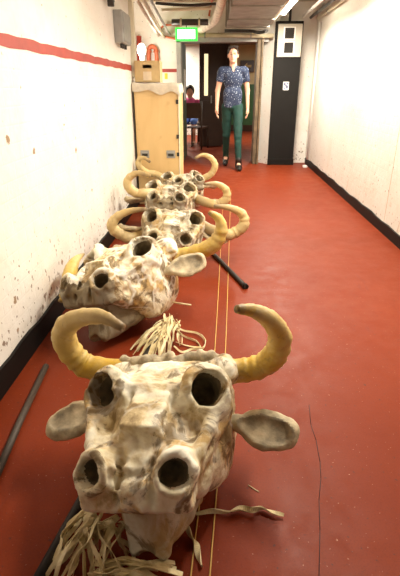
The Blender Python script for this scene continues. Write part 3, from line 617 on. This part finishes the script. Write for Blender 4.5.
# ---------------------------------------------------------------- poles, cords, raffia
tag(MB().tube([at(-12, 495, z=.014), at(20, 421, z=.014), at(46, 366, z=.014)], .0135, 12).build('floor_pole', M['poleg']), 'grey brown pole lying on the floor along the left wall', 'pole')
tag(MB().tube([at(28, 598, z=.017), at(82, 500, z=.017), at(158, 330, z=.017)], .0165, 12).build('floor_pole', M['pole']), 'dark pole on the floor passing beneath the front skull', 'pole')
bp = tag(MB().tube([at(246, 287, z=.016), at(205, 245, z=.016)], .0145, 12).build('floor_pole', M['pole']), 'short black pole poking out on the right from under the third skull', 'pole')
MB().tube([at(246, 287, z=.016), at(244.5, 285.3, z=.016)], .019, 12).build('rubber_tip', M['black'], bp)
tag(MB().tube(spline([at(189, 590, z=.003), at(191, 574, z=.003), at(214.5, 355, z=.003), at(222.5, 212, z=.003), at(224, 190, z=.003)], 6), .0024, 6).build('gold_string', M['cord']), 'thin gold cord on the red floor, the left one of two', 'string', 'gold cords along the corridor floor')
tag(MB().tube(spline([at(209, 590, z=.003), at(210, 574, z=.003), at(225, 362, z=.003), at(230, 215, z=.003), at(231, 190, z=.003)], 6), .0024, 6).build('gold_string', M['cord']), 'thin gold cord on the red floor, the right one of two', 'string', 'gold cords along the corridor floor')
def strand(a, b, wig, lift, wd, n=6, rr=None):
    a = np.array(a); b = np.array(b); L = np.linalg.norm(b-a); pts = []
    for i in range(n):
        t = i/(n-1); p = a*(1-t)+b*t; e = math.sin(math.pi*t)
        p = p+np.array([rr.randn()*wig*e, rr.randn()*wig*e, 0]); p[2] = max(.003, p[2]+lift*e+rr.rand()*.01); pts.append(p)
    return MB().ribbon(spline(pts, 4), wd, .0016, rr.uniform(-5, 5), rr.uniform(0, 3))
def bundle(label, starts, ends, n, wig, lift, wd, seed):
    rr = np.random.RandomState(seed); c = np.mean([s for s in starts], 0); t = thing('raffia_bundle', label, 'raffia', (float(c[0]), float(c[1]), 0), 'raffia bundles under the skulls')
    for i in range(n):
        a = starts[rr.randint(len(starts))]+rr.randn(3)*.012; b = ends[i % len(ends)]+np.append(rr.randn(2)*.02, 0); a[2] = abs(a[2])
        rel(strand(a, b, wig, lift, wd*rr.uniform(.6, 1.2), rr=rr), t).build('strand', M['raf'], t)
    return t
bundle('heap of pale raffia strips spilling out below the left side of the front skull',
    [at(88, 512, z=.10), at(100, 515, z=.10), at(118, 520, z=.08), at(108, 530, z=.05)], [at(50, 574, z=.01), at(70, 585, z=.01), at(92, 585, z=.012), at(112, 585, z=.02), at(62, 556, z=.01), at(100, 545, z=.01), at(135, 560, z=.01)], 36, .0075, .03, .014, 4)
bundle('pale raffia strips lying crosswise in front of the jaw of the front skull',
    [at(92, 574, z=.03), at(98, 569, z=.03), at(104, 566, z=.02)], [at(166, 571, z=.05), at(168, 576, z=.03), at(150, 583, z=.02), at(150, 572, z=.03)], 14, .006, .02, .020, 9)
bundle('tangle of pale raffia between the front skull and the tipped skull',
    [at(168, 318, z=.09), at(176, 322, z=.07), at(163, 326, z=.07)], [at(140, 356, z=.01), at(150, 362, z=.01), at(160, 358, z=.01), at(168, 352, z=.01), at(135, 348, z=.01), at(176, 346, z=.01)], 36, .008, .03, .012, 5)
lp = [at(*p, z=.012) for p in [(172, 322), (182, 330), (197, 333), (205, 340), (203, 348), (192, 349), (182, 352), (174, 346)]]
tag(MB().ribbon(spline(lp, 5), .012, .003, 3).build('raffia_loop', M['raf']), 'looped pale raffia strip right of the tangle behind the front skull', 'raffia')
lp2 = [at(*p, z=.008) for p in [(172, 326), (184, 336), (196, 341), (200, 347), (188, 346), (176, 342)]]
tag(MB().ribbon(spline(lp2, 5), .010, .003, 4).build('raffia_loop', M['raf']), 'smaller inner raffia loop right of the tangle behind the front skull', 'raffia')
tw = [at(*p, z=.012) for p in [(196, 514), (212, 511), (228, 512), (240, 508), (252, 510), (262, 508), (272, 512), (284, 515)]]
tag(MB().ribbon(spline(tw, 6), .017, .004, 7).build('raffia_strip', M['raf']), 'twisted raffia strip on the floor pointing right from the front skull', 'raffia')
tw = [at(*p, z=z) for p, z in [((186, 524), .03), ((190, 534), .015), ((196, 543), .012), ((198, 554), .01), ((202, 566), .01)]]
tag(MB().ribbon(spline(tw, 6), .018, .004, 5).build('raffia_strip', M['raf']), 'short curled raffia strip beside the jaw, left of the gold cords', 'raffia')
tag(MB().tube([at(248, 485, z=.002), at(259, 492, z=.002)], .0015, 5).build('straw', M['raf']), 'tiny straw lying on the red floor right of the front skull', 'straw')
tag(MB().tube([at(172, 302, z=.16), at(184, 304, z=.155), at(191, 305, z=.16)], .004, 6).build('twig', M['raf']), 'tiny pale stub sticking out of the tipped skull cheek', 'twig')

# ---------------------------------------------------------------- the walking man
def man():
    t = thing('person', 'person walking toward the camera in a patterned blue shirt, green trousers and black shoes', 'person', (.185, 7.62, 0))
    hipL, kneL, ankL, toeL = (-.085, .02, .92), (-.085, .08, .50), (-.085, .33, .135), (-.09, .20, .035)
    hipR, kneR, ankR, toeR = (.085, -.01, .92), (.095, -.13, .49), (.115, -.20, .09), (.125, -.36, .035)
    shL, elL, wrL = (-.175, .0, 1.435), (-.235, .03, 1.16), (-.245, -.05, .925)
    shR, elR, wrR = (.175, .0, 1.435), (.225, .04, 1.16), (.235, -.01, .92)
    b = Vol((-.34, -.5, -.02), (.34, .46, 1.82), .0062)
    hc = np.array((-.012, -.035, 1.648))
    b.ell(hc+(0, .01, .03), (.073, .092, .085), .02); b.ell(hc+(0, -.02, -.035), (.056, .068, .078), .03); b.ell(hc+(0, -.065, -.085), (.026, .022, .02), .02)
    b.cone((0, .0, 1.45), (-.008, -.01, 1.60), .056, .052, .02); b.cone(hc+(-.004, -.088, .005), hc+(-.004, -.102, -.028), .009, .014, .010)
    for s in (-1, 1):
        b.ell(hc+(s*.074, .012, -.01), (.010, .020, .032), .006); b.ell(hc+(s*.030, -.090, .010), (.016, .012, .010), .008, 'cut'); b.cone(hc+(s*.012, -.091, .024), hc+(s*.044, -.082, .026), .007, .006, .008)
    b.cone(hc+(-.018, -.087, -.052), hc+(.018, -.087, -.052), .007, .007, .006)
    b.ell((0, .01, 1.33), (.15, .095, .16), .04); b.ell((0, .01, 1.08), (.125, .085, .16), .05); b.ell((0, .01, .95), (.13, .09, .09), .04); b.cone((-.13, .01, 1.43), (.13, .01, 1.43), .050, .050, .02)
    for h_, k_, a_, o_ in ((hipL, kneL, ankL, toeL), (hipR, kneR, ankR, toeR)):
        b.cone(h_, k_, .078, .050, .02); b.cone(k_, a_, .048, .034, .015); b.cone(a_, o_, .036, .028, .02)
    for s, sh, el, wr in ((-1, shL, elL, wrL), (1, shR, elR, wrR)):
        b.cone(sh, el, .050, .038, .02); b.cone(el, wr, .038, .024, .015); w_ = np.array(wr); d = w_-np.array(el); d /= np.linalg.norm(d)
        palm = w_+d*.065; b.cone(w_, palm, .022, .026, .012); b.ell(palm-d*.01, (.017, .040, .045), .012)
        for i, (L, oy) in enumerate(((.070, -.030), (.080, -.010), (.075, .010), (.058, .029))):       # four fingers, curled a little
            p0 = palm+np.array((0, oy, -.02)); p1 = p0+np.array((-s*.008, -.004, -L*.55)); p2 = p1+np.array((-s*.022, -.010, -L*.40)); b.cone(p0, p1, .0095, .009, .003); b.cone(p1, p2, .009, .0075, .003)
        q0 = w_+d*.03+np.array((-s*.005, -.025, 0)); q1 = q0+np.array((-s*.01, -.028, -.030)); b.cone(q0, q1, .012, .010, .006); b.cone(q1, q1+np.array((-s*.008, -.008, -.028)), .010, .008, .003)
    V, Q = b.mesh(); mk('body', V, Q, M['skin'], t)
    # shirt
    s_ = Vol((-.34, -.2, .84), (.34, .22, 1.56), .0068)
    s_.ell((0, .01, 1.33), (.158, .106, .165), .04); s_.ell((0, .01, 1.08), (.135, .100, .17), .05); s_.box((0, .01, 1.02), (.138, .100, .17), .06, .04); s_.cone((-.14, .01, 1.435), (.14, .01, 1.435), .070, .070, .03); s_.cone((0, .0, 1.45), (0, .0, 1.52), .066, .062, .02)
    for sh, el in ((shL, elL), (shR, elR)): a = np.array(sh); e_ = np.array(el); s_.cone(a, a+(e_-a)*.55, .062, .058, .02); s_.cone(a+(e_-a)*.70, a+(e_-a)*1.1, .075, .085, .004, 'cut')
    s_.box((0, 0, .86), (.3, .25, .06), .002, .006, 'cut'); s_.box((0, 0, 1.56), (.3, .25, .055), .002, .006, 'cut'); s_.cone((0, -.095, 1.39), (0, -.06, 1.56), .008, .046, .004, 'cut')
    s_.noise(.003, 32, 2); V, Q = s_.mesh(); mk('shirt', V, Q, M['shirt'], t)
    p = Vol((-.3, -.35, .04), (.3, .46, 1.03), .0068)
    p.ell((0, .01, .94), (.132, .098, .09), .03)
    for h_, k_, a_ in ((hipL, kneL, ankL), (hipR, kneR, ankR)): p.cone(h_, k_, .088, .060, .02); a2 = np.array(k_)+(np.array(a_)-np.array(k_))*.97; p.cone(k_, a2, .059, .046, .015)
    p.noise(.003, 38, 3); V, Q = p.mesh(); mk('trousers', V, Q, M['trou'], t)
    for a_, o_, pt in ((ankL, toeL, 0), (ankR, toeR, 0)):
        s = Vol((-.2, -.5, -.01), (.25, .5, .25), .0062); A = np.array(a_); O = np.array(o_)
        s.cone(A+(0, 0, .06), A+(0, .01, -.02), .050, .050, .015); s.cone(A+(0, .03, -.045), O+(0, .02, .012), .048, .044, .03); s.cone(O+(0, .03, .004), O+(0, -.045, -.002), .042, .032, .015)
        s.box((0, 0, -.06), (.3, .6, .062), .002, .004, 'cut'); V, Q = s.mesh(); sh_ = mk('shoe', V, Q, M['shoe'], t)
    hr_ = Vol((-.13, -.18, 1.56), (.12, .12, 1.82), .005); hr_.ell(hc+(0, .022, .042), (.082, .098, .090), .01); hr_.cone(hc+(-.05, -.06, .10), hc+(.05, -.06, .105), .025, .022, .02)
    hr_.ell(hc+(0, -.085, .008), (.070, .080, .086), .006, 'cut'); hr_.box(hc+(0, -.02, -.10), (.2, .2, .085), .01, .01, 'cut'); hr_.noise(.003, 110, 4); V, Q = hr_.mesh(); mk('hair', V, Q, M['hair'], t)
    for s in (-1, 1):
        e_ = Vol((-.02, -.02, -.02), (.02, .02, .02), .002); e_.ell((0, 0, 0), (.009, .006, .0045), .001); V, Q = e_.mesh(); o = mk('eye', V, Q, M['eyem'], t); o.location = hc+(s*.030, -.084, .008)
        mb = MB().tube([hc+(s*.012, -.094, .030), hc+(s*.030, -.095, .035), hc+(s*.048, -.083, .030)], .0022, 6).build('eyebrow', M['hair'], t)
    MB().tube([hc+(-.022, -.090, -.053), hc+(0, -.096, -.054), hc+(.022, -.090, -.053)], .0045, 6).build('lips', M['lip'], t)
    return t
man()
# small seated person far away through the doorway
sp = thing('person', 'small far seated person with dark hair in pink and white at left in the doorway', 'person', tuple(np.append(at(190, 100, d=11.2)[:2], 0)))
v = Vol((-.4, -.5, -.02), (.4, .35, 1.35), .014); v.ell((0, 0, 1.12), (.085, .09, .115), .01); v.cone((0, 0, .9), (0, 0, 1.05), .05, .05, .02); v.ell((0, .02, .75), (.17, .12, .26), .03)
for s in (-1, 1):
    v.cone((s*.17, .0, .90), (s*.21, -.05, .66), .05, .04, .02); v.cone((s*.21, -.05, .66), (s*.12, -.28, .66), .038, .028, .01); v.cone((s*.09, 0, .52), (s*.1, -.40, .50), .08, .06, .03); v.cone((s*.1, -.40, .50), (s*.1, -.38, .08), .055, .04, .02); v.cone((s*.1, -.38, .05), (s*.1, -.48, .04), .04, .03, .02)
V, Q = v.mesh(); mk('body', V, Q, M['skin'], sp)
v = Vol((-.4, -.3, .4), (.4, .3, 1.1), .014); v.ell((0, .02, .75), (.19, .14, .27), .03)
for s in (-1, 1): v.cone((s*.17, .0, .90), (s*.21, -.05, .66), .065, .055, .02)
V, Q = v.mesh(); mk('top', V, Q, M['pink'], sp); v = Vol((-.2, -.2, .9), (.2, .25, 1.35), .014); v.ell((0, .02, 1.15), (.105, .105, .12), .01); v.ell((0, -.09, 1.10), (.075, .07, .1), .01, 'cut'); V, Q = v.mesh(); mk('hair', V, Q, M['hair'], sp)
v = Vol((-.3, -.6, .38), (.3, .2, .65), .014)
for s in (-1, 1): v.cone((s*.09, 0, .52), (s*.1, -.40, .50), .095, .075, .03)
V, Q = v.mesh(); mk('trousers', V, Q, M['blue'], sp)
def chair(loc, label, rz):
    c = thing('wooden_chair', label, 'chair', loc, 'dark chairs in the far room', rot=(0, 0, rz))
    MB().box(-.21, .21, -.21, .21, .42, .45, .006).build('seat', M['brown'], c)
    for x in (-.19, .19):
        MB().tube([(x, -.19, 0), (x, -.19, .42)], .018, 8).build('leg', M['brown'], c); MB().tube([(x, .19, 0), (x, .19, .95)], .018, 8).build('leg', M['brown'], c)
    MB().box(-.19, .19, .18, .20, .62, .92, .005).build('backrest', M['brown'], c)
q = at(190, 100, d=11.2); chair((float(q[0]), 11.28, 0), 'dark chair under the small far seated person', 0)
q = at(198, 100, d=10.9); chair((float(q[0])+.0, 10.2, 0), 'dark wooden chair beside the dark far door', 2.8)
